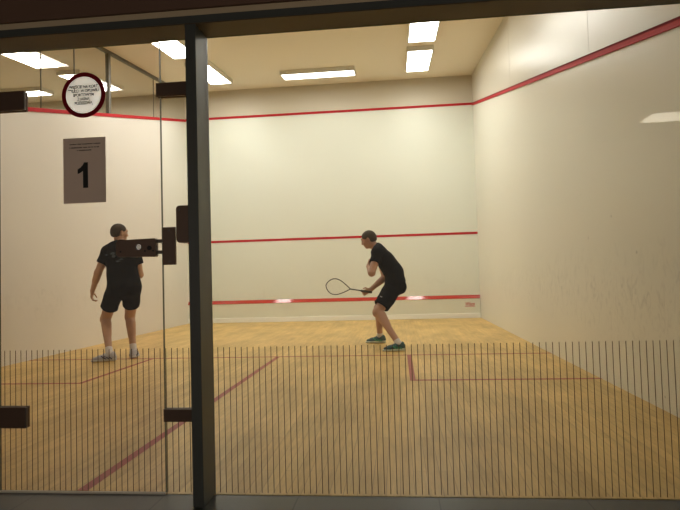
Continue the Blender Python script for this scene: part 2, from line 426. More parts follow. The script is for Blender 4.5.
def pane(x0, x1, z0, z1, m, parent, name='glass_pane'):
    bm = B(x0, x1, .015, .025, z0, z1)
    o = obj(name, bm, [m, M['edge']], parent)
    for p in o.data.polygons:
        if abs(p.normal.x) > .5 or abs(p.normal.z) > .5: p.material_index = 1
    return o
SP = .02668; S0 = 3.862
def stripes(x0, x1, parent, zb=.012):
    bm = bmesh.new(); k = math.ceil((x0+.004-S0)/SP)
    while S0+k*SP < x1-.003:
        x = S0+k*SP; box(bm, x-.0014, x+.0014, .0142, .01495, zb, .647); k += 1
    o = obj('safety_stripes', bm, M['stripe'], parent); o['label'] = 'brown vertical stripes on the lower glass'; return o
def fitting(x0, x1, z0, z1, parent, name='patch_fitting'):
    bm = bmesh.new(); box(bm, x0, x1, .002, .0145, z0, z1, 0, bev=.0015); box(bm, x0, x1, .0255, .038, z0, z1, 0, bev=.0015)
    return obj(name, bm, M['bronze'], parent)

w2 = thing('window_2', (5.1, .02, 0), kind='structure')
pane(3.838, 6.398, .0, 2.05, M['glass'], w2); stripes(3.838, 6.395, w2)
w3 = thing('window_3', (3.7, .02, 0), kind='structure')
pane(3.615, 3.79, .0, 2.05, M['glass'], w3); stripes(3.615, 3.79, w3)
fitting(3.600, 3.79, 1.787, 1.850, w3); fitting(3.612, 3.79, .322, .378, w3)
# keeper plate of the lock and its screw
kp = obj('lock_keeper', B(3.620, 3.680, .000, .0145, 1.020, 1.190, bev=.002), M['bronze'], w3)
for z in (1.175, 1.035): obj('screw', cyl(bmesh.new(), (3.650, -.0005, z), 'y', .005, .003), M['bronze_edge'], kp)
bm = bmesh.new(); box(bm, 3.700, 3.79, -.035, .0145, 1.115, 1.280, 0)
es = [e for e in bm.edges if abs(e.verts[0].co.y-e.verts[1].co.y) > .01 and e.verts[0].co.x < 3.71]
bmesh.ops.bevel(bm, geom=es, offset=.016, segments=5, affect='EDGES', profile=.5)
hb = obj('lock_case', bm, M['bronze'], w3); obj('screw', cyl(bmesh.new(), (3.714, -.036, 1.26), 'y', .004, .003), M['bronze_edge'], hb)

w4 = thing('window_4', (1.4, .02, 0), kind='structure')
pane(.002, 2.815, .0, 2.05, M['glass'], w4); stripes(.002, 2.815, w4)

d1 = thing('door_1', (3.2, .02, 0), kind='structure')
pane(2.823, 3.611, .008, 2.045, M['glass_door'], d1); stripes(2.823, 3.611, d1, .012)
obj('bottom_seal', B(2.823, 3.611, .012, .0145, .001, .0105), M['seal'], d1)
for z0, z1 in ((1.764, 1.856), (.294, .390)):
    x1 = 2.955
    h = fitting(2.60, x1, z0, z1, d1, 'hinge')
    obj('hinge_edge', B(x1, x1+.006, .003, .0145, z0+.002, z1-.002), M['bronze_edge'], h)['label'] = 'paler grey side edge'  # side face of the fitting, coloured a paler grey than its front
# lock body with a round through hole
def plate_hole(bm, pts, cx, cz_, r, y0, y1, n=24):
    import itertools
    hole = circle(cx, cz_, r, n)
    # radial strip from the hole to the outline sampled by angle
    def hit(ang):
        dx, dz = math.cos(ang), math.sin(ang); best = None
        m = len(pts)
        for i in range(m):
            ax, az = pts[i]; bx, bz = pts[(i+1) % m]
            ex, ez = bx-ax, bz-az; den = dx*ez-dz*ex
            if abs(den) < 1e-12: continue
            t = ((ax-cx)*ez-(az-cz_)*ex)/den; u = ((ax-cx)*dz-(az-cz_)*dx)/den
            if t > 0 and -1e-6 <= u <= 1+1e-6 and (best is None or t < best): best = t
        return (cx+dx*best, cz_+dz*best)
    angs = sorted(set([2*PI*i/n for i in range(n)] + [math.atan2(p[1]-cz_, p[0]-cx) % (2*PI) for p in pts]))
    R = [[], []]
    for k, y in enumerate((y0, y1)):
        for a in angs:
            o = hit(a); R[k].append((bm.verts.new((cx+r*math.cos(a), y, cz_+r*math.sin(a))), bm.verts.new((o[0], y, o[1]))))
    m = len(angs)
    for i in range(m):
        j = (i+1) % m
        bm.faces.new([R[0][i][0], R[0][i][1], R[0][j][1], R[0][j][0]])
        bm.faces.new([R[1][i][0], R[1][j][0], R[1][j][1], R[1][i][1]])
        bm.faces.new([R[0][i][1], R[1][i][1], R[1][j][1], R[0][j][1]])
        bm.faces.new([R[0][i][0], R[0][j][0], R[1][j][0], R[1][i][0]])
    return bm
bm = bmesh.new()
out = [(3.420, 1.062), (3.589, 1.058), (3.594, 1.063), (3.594, 1.136), (3.589, 1.141), (3.420, 1.137), (3.409, 1.126), (3.409, 1.073)]
plate_hole(bm, out, 3.515, 1.104, .0125, -.014, .0145)
lk = obj('lock', bm, M['bronze'], d1)
for z in (1.128, 1.078):
    obj('lock_bolt', B(3.592, 3.622, -.006, .008, z-.008, z+.008, bev=.002), M['bronze_edge'], lk)
obj('lock_cylinder', cyl(bmesh.new(), (3.515, -.004, 1.104), 'y', .0122, .010, 28), M['sign_white'], lk)['label'] = 'pale round lock cylinder'
obj('thumb_turn', cyl(bmesh.new(), (3.566, -.015, 1.098), 'y', .010, .006), M['ink'], lk)
obj('lock_rose', ring(bmesh.new(), 3.515, 1.104, .0125, .016, -.016, -.0135), M['bronze_edge'], lk)
for x in (3.430, 3.545, 3.583): obj('screw', cyl(bmesh.new(), (x, -.0145, 1.085), 'y', .004, .003), M['ink'], lk)

# signs on the door glass
sg = thing('round_sign', (3.2460, .0135, 1.820), 'round white door sign with dark red rim and five lines of black text', 'sign')
bm = bmesh.new(); prism(bm, circle(3.2460, 1.820, .088), 'y', .0130, .0145); obj('face', bm, M['sign_white'], sg)
obj('rim', ring(bmesh.new(), 3.2460, 1.820, .086, .106, .0125, .0145), M['sign_red'], sg)['label'] = 'dark red rim'
tx = text_mesh('lettering', 'WEJ\u015aCIE NA KORT\nTYLKO  W OBUWIU\nSPORTOWYM\nZ JASN\u0104\nPODESZW\u0104', .0205, (3.2460, .0126, 1.820), M['ink'], sg, bold=.0009, line=.93, thick=.0002, sx=.80)
sh = thing('notice_sheet', (3.2405, .0135, 1.32), 'grey paper sheet with a large black 1 taped to the glass door', 'notice')
obj('paper', B(3.144, 3.350, .0130, .0145, 1.317, 1.620), M['paper'], sh)
bm = bmesh.new(); prism(bm, [(3.240, 1.387), (3.264, 1.387), (3.264, 1.505), (3.245, 1.505), (3.239, 1.493), (3.228, 1.482), (3.214, 1.474), (3.214, 1.452), (3.228, 1.458), (3.240, 1.466)], 'y', .0125, .0131)
obj('number', bm, M['ink'], sh)
# three rows of small print, too small to read
bm = bmesh.new()
for z, xa, xb, h in ((1.591, 3.176, 3.324, .0045), (1.575, 3.176, 3.318, .005), (1.562, 3.212, 3.282, .005)):
    x = xa
    while x < xb:
        w = random.uniform(.002, .0045); box(bm, x, x+w, .0125, .0131, z-h/2, z+h/2*random.uniform(.6, 1)); x += w+random.uniform(.0008, .0014)
        if random.random() < .12: x += .004
obj('small_print', bm, M['ink_soft'], sh)

# corridor light behind the camera (its reflection shows in the glass)
cl = thing('ceiling_light', (8.2, -4.35, 2.75), 'flat lit corridor ceiling light, mirrored in the glass at the right edge', 'ceiling light')
obj('housing', B(7.60, 8.90, -4.55, -4.15, 2.70, 2.75), M['housing'], cl)
obj('diffuser', B(7.62, 8.88, -4.53, -4.17, 2.69, 2.70), M['clamp'], cl)

# ------------------------------------------------------------------ the two players (smooth implicit surfaces, meshed as one skin each)
def V(*a): return np.array(a, dtype=np.float64)
def nrm(v): v = np.asarray(v, float); return v/np.linalg.norm(v)
class Field:
    def __init__(s, lo, hi, h):
        s.lo = np.array(lo, float); s.h = h
        s.n = np.ceil((np.array(hi)-s.lo)/h).astype(int)+1
        s.ax = [s.lo[i]+h*np.arange(s.n[i]) for i in range(3)]
        s.D = np.full(s.n, .5, dtype=np.float32)
    def sub(s, lo, hi):
        a = np.clip(((np.array(lo)-s.lo)/s.h).astype(int), 0, s.n); b = np.clip(((np.array(hi)-s.lo)/s.h).astype(int)+2, 0, s.n)
        sl = tuple(slice(int(a[i]), int(b[i])) for i in range(3))
        X = s.ax[0][sl[0]][:, None, None]; Y = s.ax[1][sl[1]][None, :, None]; Z = s.ax[2][sl[2]][None, None, :]
        return sl, X, Y, Z
    def add(s, fn, lo, hi, k=.02, mode='u'):
        pad = k+.03
        sl, X, Y, Z = s.sub(np.array(lo)-pad, np.array(hi)+pad)
        if min(s.D[sl].shape) == 0: return
        d = fn(X, Y, Z).astype(np.float32); D = s.D[sl]
        if mode == 'u':
            hh = np.maximum(k-np.abs(D-d), 0)/max(k, 1e-6); s.D[sl] = np.minimum(D, d)-hh*hh*k*.25
        elif mode == 's':
            d = -d; hh = np.maximum(k-np.abs(D-d), 0)/max(k, 1e-6); s.D[sl] = np.maximum(D, d)+hh*hh*k*.25
    def cone(s, a, b, ra, rb, k=.02, flat=None, clips=(), mode='u'):
        """round cone a->b; flat=(unit dir, factor<1) squashes the section along dir"""
        a = np.array(a, float); b = np.array(b, float)
        R = max(ra, rb)
        def fn(X, Y, Z):
            px, py, pz = X-a[0], Y-a[1], Z-a[2]
            ba = b-a
            L2 = ba@ba
            t = np.clip((px*ba[0]+py*ba[1]+pz*ba[2])/L2, 0, 1) if L2 > 1e-12 else 0*px
            qx, qy, qz = px-ba[0]*t, py-ba[1]*t, pz-ba[2]*t
            if flat is not None:
                n, fc = flat; dn = (qx*n[0]+qy*n[1]+qz*n[2])*(1/fc-1)
                qx, qy, qz = qx+n[0]*dn, qy+n[1]*dn, qz+n[2]*dn
            d = np.sqrt(qx*qx+qy*qy+qz*qz)-(ra+(rb-ra)*t)
            if flat is not None: d = d*((1+flat[1])/2)
            for c, nn in clips:
                d = np.maximum(d, (X-c[0])*nn[0]+(Y-c[1])*nn[1]+(Z-c[2])*nn[2])
            return d
        s.add(fn, np.minimum(a, b)-R, np.maximum(a, b)+R, k, mode)
    def ell(s, c, Rm, r, k=.02, mode='u'):
        """ellipsoid, Rm rows = local axes, r = radii"""
        c = np.array(c, float); r = np.array(r, float); R = r.max()
        def fn(X, Y, Z):
            p = (X-c[0], Y-c[1], Z-c[2]); q = [p[0]*Rm[i][0]+p[1]*Rm[i][1]+p[2]*Rm[i][2] for i in range(3)]
            k0 = np.sqrt(sum((q[i]/r[i])**2 for i in range(3))); k1 = np.sqrt(sum((q[i]/r[i]**2)**2 for i in range(3)))+1e-9
            return k0*(k0-1)/k1
        s.add(fn, c-R, c+R, k, mode)
    def merge(s, o, k=.004):
        D, d = s.D, o.D; hh = np.maximum(k-np.abs(D-d), 0)/k; s.D = np.minimum(D, d)-hh*hh*k*.25
    def clip(s, c, n):
        X, Y, Z = s.ax[0][:, None, None], s.ax[1][None, :, None], s.ax[2][None, None, :]
        s.D = np.maximum(s.D, ((X-c[0])*n[0]+(Y-c[1])*n[1]+(Z-c[2])*n[2]).astype(np.float32))
    def folds(s, amp, fn):
        X, Y, Z = s.ax[0][:, None, None], s.ax[1][None, :, None], s.ax[2][None, None, :]
        s.D = s.D+(amp*fn(X, Y, Z)).astype(np.float32)
    def mesh(s, smooth=1):
        D = np.pad(s.D, 1, constant_values=.5); I = D < 0
        nx, ny, nz = [v-1 for v in D.shape]
        cnt = np.zeros((nx, ny, nz), np.int8)
        offs = [(i, j, k) for i in (0, 1) for j in (0, 1) for k in (0, 1)]
        for i, j, k in offs: cnt += I[i:i+nx, j:j+ny, k:k+nz]
        act = np.argwhere((cnt > 0) & (cnt < 8)); idx = -np.ones((nx, ny, nz), np.int32)
        idx[act[:, 0], act[:, 1], act[:, 2]] = np.arange(len(act))
        cv = {o: D[act[:, 0]+o[0], act[:, 1]+o[1], act[:, 2]+o[2]].astype(np.float64) for o in offs}
        acc = np.zeros((len(act), 3)); num = np.zeros(len(act))
        for a in offs:
            for ax in range(3):
                if a[ax] == 1: continue
                b = list(a); b[ax] = 1; b = tuple(b)
                m = (cv[a] < 0) != (cv[b] < 0)
                t = np.where(m, cv[a]/np.where(m, cv[a]-cv[b], 1), 0)
                p = np.tile(np.array(a, float), (len(act), 1)); p[:, ax] += t
                acc[m] += p[m]; num[m] += 1
        P = (act+acc/num[:, None]-1)*s.h+s.lo
        quads = []
        for ax in range(3):
            u, v = (ax+1) % 3, (ax+2) % 3
            sl0 = [slice(None)]*3; sl1 = [slice(None)]*3; sl0[ax] = slice(0, -1); sl1[ax] = slice(1, None)
            A = I[tuple(sl0)]; Bq = I[tuple(sl1)]
            e = np.argwhere(A != Bq); e = e[(e[:, u] > 0) & (e[:, v] > 0)]
            e = e[(e[:, 0] < nx) & (e[:, 1] < ny) & (e[:, 2] < nz)]
            fl = A[e[:, 0], e[:, 1], e[:, 2]]
            def at(du, dv):
                q = e.copy(); q[:, u] -= du; q[:, v] -= dv; return idx[q[:, 0], q[:, 1], q[:, 2]]
            q = np.stack([at(1, 1), at(0, 1), at(0, 0), at(1, 0)], 1)
            q[~fl] = q[~fl][:, ::-1]; quads.append(q)
        Q = np.concatenate(quads); Q = Q[(Q >= 0).all(1)]
        for _ in range(smooth):      # light Laplacian smoothing
            sm = np.zeros_like(P); c = np.zeros(len(P))
            for k in range(4):
                a, b = Q[:, k], Q[:, (k+1) % 4]
                np.add.at(sm, a, P[b]); np.add.at(c, a, 1)
            P = P*.5+.5*sm/np.maximum(c, 1)[:, None]
        return P, Q
def field_obj(name, F, mat, parent=None, smooth=1):
    P, Q = F.mesh(smooth)
    me = bpy.data.meshes.new(name); me.from_pydata(P.tolist(), [], Q.tolist()); me.update()
    return link(name, me, mat, parent, True)

def hand(F, w, d, n, t, curl, s=1.0, grip=False):
    """w wrist, d direction of the fingers, n palm normal (curl side), t thumb side"""
    d = nrm(d); n = nrm(n - d*np.dot(n, d)); t = nrm(t - d*np.dot(t, d) - n*np.dot(t, n))
    G = Field(np.array(w)-.17, np.array(w)+.17, .004)
    for o in (-.028, -.009, .010, .028):
        G.cone(w+d*.008+t*o*.55, w+d*.085*s+t*o, .013, .0115, .018)
    G.cone(w-d*.02, w+d*.03, .024, .022, .02, flat=(n, .75))
    for o, ln in ((.030, .040), (.010, .045), (-.010, .042), (-.029, .033)):
        p = w+d*.088*s+t*o; dd = d.copy(); ang = 0
        for j, (l, r) in enumerate(((ln, .0088), (ln*.62, .008), (ln*.5, .0072))):
            ang += curl*(1.0 if j else .75); dd = d*math.cos(ang)+n*math.sin(ang)
            q = p+dd*l*s; G.cone(p, q, r, r*.92, .004); p = q
    p = w+d*.022+t*.024+n*.006
    td = nrm(d*.62+t*.75+n*.35)
    for l, r in ((.042, .0125), (.032, .0098), (.024, .0085)):
        q = p+td*l*s; G.cone(p, q, r, r*.9, .008); p = q
        td = nrm(td+d*.35+n*(.75 if grip else .3)-t*(.45 if grip else .1))
    # resample into the body field
    sl, X, Y, Z = F.sub(G.lo, G.lo+G.h*(G.n-1))
    ii = [np.clip((a.ravel()-G.lo[i])/G.h, 0, G.n[i]-1.001) for i, a in enumerate((X, Y, Z))]
    i0 = [v.astype(int) for v in ii]; fr = [v-w0 for v, w0 in zip(ii, i0)]
    acc = 0
    for a in (0, 1):
        for b in (0, 1):
            for c in (0, 1):
                wt = (fr[0] if a else 1-fr[0])[:, None, None]*(fr[1] if b else 1-fr[1])[None, :, None]*(fr[2] if c else 1-fr[2])[None, None, :]
                acc = acc+wt*G.D[np.ix_(i0[0]+a, i0[1]+b, i0[2]+c)]
    D = F.D[sl]; k = .01; hh = np.maximum(k-np.abs(D-acc), 0)/k
    F.D[sl] = np.minimum(D, acc)-hh*hh*k*.25

def head(F, c, f, u):
    """c centre of the head, f facing, u up. about 0.235 tall"""
    f = nrm(f); u = nrm(u-f*np.dot(u, f)); r = np.cross(f, u); A = [r, f, u]
    F.ell(c+u*.030-f*.012, A, (.076, .098, .086), .02)
    F.ell(c-u*.035+f*.028, A, (.060, .064, .080), .03)
    F.ell(c-u*.088+f*.058, A, (.026, .022, .018), .03)         # chin
    F.cone(c+u*.028+f*.078-r*.03, c+u*.028+f*.078+r*.03, .014, .014, .02)   # brow
    for sg in (-1, 1):
        F.ell(c+u*.004+f*.092+r*sg*.031, A, (.016, .013, .011), .012, 's')   # eye sockets
        F.ell(c-u*.022+f*.062+r*sg*.042, A, (.022, .02, .018), .02)         # cheekbones
        F.ell(c-u*.008-f*.005+r*sg*.077, [r*.96+f*.28*sg, nrm(f-r*.28*sg), u], (.009, .019, .031), .006)
        F.ell(c-u*.006+f*.004+r*sg*.087, A, (.006, .009, .016), .004, 's')
    F.cone(c+u*.012+f*.088, c-u*.026+f*.106, .008, .0115, .012)   # nose
    F.cone(c-u*.030+f*.098-r*.011, c-u*.030+f*.098+r*.011, .008, .008, .008)
    F.cone(c-u*.053+f*.084-r*.017, c-u*.053+f*.084+r*.017, .0075, .0075, .006)   # upper lip
    F.cone(c-u*.065+f*.083-r*.015, c-u*.065+f*.083+r*.015, .0075, .0075, .006)
    F.cone(c-u*.0592+f*.094-r*.019, c-u*.0592+f*.094+r*.019, .0022, .0022, .003, mode='s')
    return r, f, u

def torso(F, J, g, k=.06):
    """g = extra thickness (clothes)"""
    rh = nrm(J['hipR']-J['hipL']); rs = nrm(J['shR']-J['shL'])
    pe, wa, ch, ne = J['pelvis'], J['waist'], J['chest'], J['neck']
    up1 = nrm(ch-pe); fh = nrm(np.cross(up1, rh)); fs = nrm(np.cross(nrm(ne-wa), rs))
    fh = fh; ff = (fs, .82)
    F.cone(pe-rh*.062, pe+rh*.062, .112+g, .112+g, k, flat=(fh, .92))
    F.cone(wa-rh*.052, wa+rh*.052, .098+g, .098+g, k, flat=(fh, .9))
    lc = wa*.45+ch*.55
    F.cone(lc-rs*.062, lc+rs*.062, .104+g, .104+g, k, flat=ff)
    F.cone(ch-rs*.078, ch+rs*.078, .112+g, .112+g, k, flat=ff)
    uc = ch*.35+ne*.65
    F.cone(uc-rs*.075, uc+rs*.075, .088+g, .088+g, k, flat=ff)
    F.cone(pe, wa, .12+g, .11+g, k, flat=(fh, .85)); F.cone(wa, ch, .11+g, .125+g, k, flat=ff)
    for s_, sh in ((-1, J['shL']), (1, J['shR'])):
        F.cone(uc+rs*s_*.05, sh-rs*s_*.012, .075+g, .060+g, .04)
        F.cone(ne-(ne-ch)*.06, sh+nrm(ne-ch)*.006, .050+g, .042+g, .04)
        F.cone(pe+rh*s_*.065-fh*.045, pe+rh*s_*.065-fh*.045-up1*.04, .088+g, .085+g, .04)
    return rh, rs, fh, fs, up1

def clothes_noise(seed):
    rr = np.random.RandomState(seed); T = [(rr.uniform(-1, 1, 3)*sc, rr.uniform(0, 6.28), 1/sc*18) for sc in (14, 18, 24, 33, 40) for _ in range(3)]
    def fn(X, Y, Z):
        a = 0
        for kv, ph, w_ in T: a = a+w_*.33*np.sin(kv[0]*X+kv[1]*Y+kv[2]*Z*1.0+ph+1.2*np.sin(9*Z+ph))
        return a
    return fn

def shoe(ank, toe_dir, mats, parent, tilt=0.0, side=1):
    """ank = ankle joint; toe_dir horizontal; floor z from ank"""
    f = nrm(toe_dir); up = V(0, 0, 1)
    f = nrm(f+up*tilt); u = nrm(up-f*np.dot(up, f)); r = np.cross(f, u)
    base = ank-u*.088-f*.0                     # point on the floor under the ankle
    heel = base-f*.045; ball = base+f*.115; toe = base+f*.165
    F = Field(base-.24, base+.24, .005)
    F.cone(heel+u*.042, base+f*.03+u*.052, .036, .038, .02)
    F.cone(base+f*.03+u*.052, ball+u*.034, .040, .034, .03)
    F.cone(ball+u*.032, toe+u*.027, .038, .030, .03, flat=(u, .8))
    F.cone(ank-u*.05-f*.008, ank-u*.012-f*.012, .040, .044, .02)
    F.cone(heel+u*.05-f*.004, heel+u*.085-f*.006, .028, .022, .02)
    F.ell(ank+u*.012-f*.006, [r, f, u], (.030, .036, .022), .008, 's')
    F.clip(base+u*.016, -u)
    up_o = field_obj('shoe', F, mats[0], parent, 1)
    G = Field(base-.24, base+.24, .005)
    def sole(X, Y, Z):
        px, py, pz = X-base[0], Y-base[1], Z-base[2]
        a = px*f[0]+py*f[1]+pz*f[2]; b = px*r[0]+py*r[1]+pz*r[2]; c = px*u[0]+py*u[1]+pz*u[2]
        t = np.clip((a+.045)/.21, 0, 1); rad = .039+.010*np.sin(np.clip(t*1.15, 0, 1)*PI)*.6-.006*np.sin(np.clip(t*2, 0, 1)*PI)*0+.004*t
        d2 = np.sqrt((a+.045-.21*t)**2+b*b)-rad
        top = .022+.010*(1-t)
        dz = np.maximum(c-top, .002-c)
        return np.maximum(d2, dz)
    G.add(sole, base-.2, base+.2, .001)
    so = field_obj('sole', G, mats[1], up_o, 1)
    # laces: short bars over the instep, and a coloured side flash
    bm = bmesh.new()
    for i in range(5):
        t = i/4; c = base+f*(.035+.065*t)+u*(.092-.027*t)
        a = c-r*.020; b = c+r*.020; mid = c+u*.006
        tube(bm, [a-u*.008, (a+mid)/2+u*.003, mid, (b+mid)/2+u*.003, b-u*.008], .0035, 6)
    obj('laces', bm, mats[2], up_o, True)
    if len(mats) > 3:
        for s_ in (-1, 1):
            bm = bmesh.new()
            for a0, a1 in ((-.03, .005), (.0, .035), (.035, .07)):
                tube(bm, [base+f*(a0)+r*s_*.041+u*.024, base+f*(a0+a1)/2*1.05+r*s_*.043+u*.04, base+f*(a1+.02)+r*s_*.037+u*.064], .0065, 6)
            obj('side_flash', bm, mats[3], up_o, True)
    return up_o

def build_person(J, opt):
    h = .006
    pts = np.array([v for v in J.values() if len(v) == 3]); lo = pts.min(0)-.22; hi = pts.max(0)+.22; lo[2] = -.02
    F = Field(lo, hi, h)
    rh, rs, fh, fs, up1 = torso(F, J, -.014)
    # neck and head
    ne, hd = J['neck'], J['head']; hf = nrm(opt['head_f']); hu = nrm(opt['head_u'])
    F.cone(ne-(ne-J['chest'])*.1, hd-hu*.05-hf*.015, .060, .056, .03)
    head(F, hd, hf, hu)
    for sd in ('L', 'R'):
        hp, kn, an = J['hip'+sd], J['knee'+sd], J['ank'+sd]
        td = nrm(kn-hp); cd = nrm(an-kn); kf = nrm(td-cd)       # knee points forward
        F.cone(hp, kn, .088, .060, .05)
        F.cone(hp*.6+kn*.4, kn-td*.06, .068, .052, .03)
        F.cone(kn, an, .056, .037, .03)
        cb = -nrm(np.cross(np.cross(cd, kf), cd)) if np.linalg.norm(np.cross(cd, kf)) > 1e-3 else -fh
        cb = -kf if abs(np.dot(kf, cd)) < .9 else -fh
        cb = nrm(cb-cd*np.dot(cb, cd))
        F.cone(kn+cd*.09+cb*.022, kn+cd*.22+cb*.014, .053, .036, .04)      # calf muscle
        F.ell(kn+kf*.012, [nrm(np.cross(kf, cd)), kf, cd], (.045, .046, .05), .03)
        fd = nrm(opt['toe'+sd]); b = an-V(0, 0, .075)
        F.cone(an, an+fd*.0-V(0, 0, .03), .036, .036, .02)
        F.cone(b+fd*.0+V(0, 0, .02), b+fd*.13+V(0, 0, .005), .03, .024, .02)
    for sd in ('L', 'R'):
        sh, el, wr = J['sh'+sd], J['el'+sd], J['wr'+sd]; ad = nrm(el-sh)
        G = Field(np.minimum(np.minimum(sh, el), wr)-.2, np.maximum(np.maximum(sh, el), wr)+.2, h)
        F.cone(sh, el, .057, .045, .03)
        F.cone(sh+ad*.10, sh+ad*.2, .045, .042, .02)
        F.cone(el, wr, .044, .029, .015)
        F.cone(el+(wr-el)*.1, el+(wr-el)*.45, .043, .038, .02)
        F.ell(el, np.eye(3), (.040, .040, .040), .02)
        hd_, hn, ht, cu, gr = opt['hand'+sd]
        hand(F, wr, V(*hd_), V(*hn), V(*ht), cu, grip=gr)
    body = field_obj('person', F, opt['skin'], None, 2)
    tag(body, opt['label'], 'person')
    # hair
    G = Field(hd-.16, hd+.18, .005); r_ = np.cross(hf, hu); A = [r_, hf, hu]
    G.ell(hd+hu*.031-hf*.014, A, (.0795, .0995, .0895), .01)
    G.ell(hd-hu*.012-hf*.050, A, (.064, .060, .062), .03)
    G.folds(.0015, clothes_noise(9))
    G.clip(hd+hf*.074+hu*.062, nrm(hf*.9-hu*.30))                 # hairline over the forehead
    G.ell(hd-hu*.060+hf*.062, A, (.13, .075, .085), .012, 's')      # face and ears stay free
    G.ell(hd-hu*.012-hf*.004, A, (.13, .024, .036), .01, 's')
    G.clip(hd-hu*.058-hf*.06, nrm(-hu-hf*.1))
    field_obj('hair', G, opt['hair'], body, 1)
    for s_ in (-1, 1):
        e = hd+hu*.003+hf*.0775+r_*s_*.031
        bm = bmesh.new(); bmesh.ops.create_uvsphere(bm, u_segments=16, v_segments=10, radius=.0115, matrix=Matrix.Translation(e))
        ey = obj('eye', bm, opt['eye'], body, True)
        bm = bmesh.new(); bmesh.ops.create_uvsphere(bm, u_segments=12, v_segments=8, radius=.0055, matrix=Matrix.Translation(e+hf*.0072))
        obj('iris', bm, opt['hair'], ey, True)
        b = hd+hu*.028+hf*.090+r_*s_*.030
        bm = bmesh.new(); tube(bm, [b-r_*.016*s_+hf*.003, b+hu*.003+hf*.002, b+r_*.018*s_-hf*.008-hu*.002], [.0025, .0035, .002], 6)
        obj('eyebrow', bm, opt['hair'], body, True)
    # shirt
    G = Field(lo, hi, h)
    torso(G, J, opt.get('loose', .012), .055)
    hemc = J['pelvis']+up1*opt.get('hem', -.03)
    lw = opt.get('loose', .012)-.006
    G.cone(J['waist']-rh*.05, hemc-rh*.068, .108+lw, .122+lw, .05, flat=(fh, .9)); G.cone(J['waist']+rh*.05, hemc+rh*.068, .108+lw, .122+lw, .05, flat=(fh, .9))
    G.folds(.0055, clothes_noise(opt['seed']))
    G.clip(hemc, -up1)
    nd = nrm(hd-ne+fs*.0)
    G.clip(ne+nd*.022-fs*.0, nrm(nd+fs*.35))
    for sd in ('L', 'R'):
        sh, el = J['sh'+sd], J['el'+sd]; ad = nrm(el-sh); s0 = opt.get('sleeve', .17)
        G.cone(sh-ad*.005, sh+ad*(s0+.05), .069, .074, .03, clips=[(sh+ad*s0, ad)])
    field_obj('shirt', G, opt['shirt'], body, 1)
    # shorts
    G = Field(lo, hi, h)
    for s_, sd in ((-1, 'L'), (1, 'R')):
        hp, kn = J['hip'+sd], J['knee'+sd]; td = nrm(kn-hp); ln = opt['short'+sd]
        G.cone(hp-td*.02, hp+td*(ln+.06), .108, .108, .03, clips=[(hp+td*ln, td)])
        G.cone(J['pelvis']+rh*s_*.065-fh*.045, J['pelvis']+rh*s_*.07-fh*.045-up1*.05, .102, .098, .05)
    G.cone(J['pelvis']-rh*.06+up1*.02, J['pelvis']+rh*.06+up1*.02, .122, .122, .05, flat=(fh, .95), clips=[(J['pelvis']+up1*.09, up1)])
    G.folds(.0055, clothes_noise(opt['seed']+5))
    so = field_obj('shorts', G, opt['shorts'], body, 1)
    # socks and shoes
    for sd in ('L', 'R'):
        kn, an = J['knee'+sd], J['ank'+sd]; cd = nrm(an-kn)
        G = Field(an-.16, an+.16, .005)
        G.cone(an-cd*opt['sock'], an, .044, .043, .01, clips=[(an-cd*(opt['sock']-.02), -cd)]); G.cone(an, an-V(0, 0, .05), .041, .042, .01)
        bm = field_obj('sock', G, opt['socks'], body, 1)
        shoe(an, V(*opt['toe'+sd]), opt['shoes'], body, opt.get('tilt'+sd, 0))
    return body, so, (rh, rs, fh, fs, up1)

skin1 = plain('skin_tone_tanned', (.50, .29, .18), .5, var=.1, scale=14)
skin2 = plain('skin_tone_light', (.50, .28, .19), .5, var=.1, scale=14)
hairm = plain('short_dark_brown_hair', (.050, .036, .022), .8, var=.4, scale=120, bump=.4)
hairm2 = plain('short_brown_hair', (.060, .045, .025), .8, var=.4, scale=120, bump=.4)
eyem = plain('eye_white_and_iris', (.35, .3, .26), .15)
black1 = plain('black_sports_shirt', (.0075, .008, .0085), .9, var=.25, scale=20, spec=.12)
black2 = plain('black_sports_shorts', (.006, .006, .0065), .9, var=.25, scale=20, spec=.12)
sockw = plain('white_sock', (.72, .68, .66), .9, var=.06, scale=60)
shoew = plain('white_blue_trainer', (.50, .50, .56), .6, var=.3, scale=45)
shoek = plain('black_green_trainer', (.045, .10, .11), .6, var=.6, scale=30)
solew = plain('pale_rubber_sole', (.62, .60, .58), .5, var=.05)
solek = plain('white_green_rubber_sole', (.72, .78, .70), .5, var=.3, scale=10)
green = plain('bright_green_flash', (.06, .42, .20), .5, var=.1)
blue = plain('dark_blue_flash', (.06, .07, .16), .5, var=.1)
soled = plain('grey_rubber_sole', (.35, .33, .30), .6, var=.1)

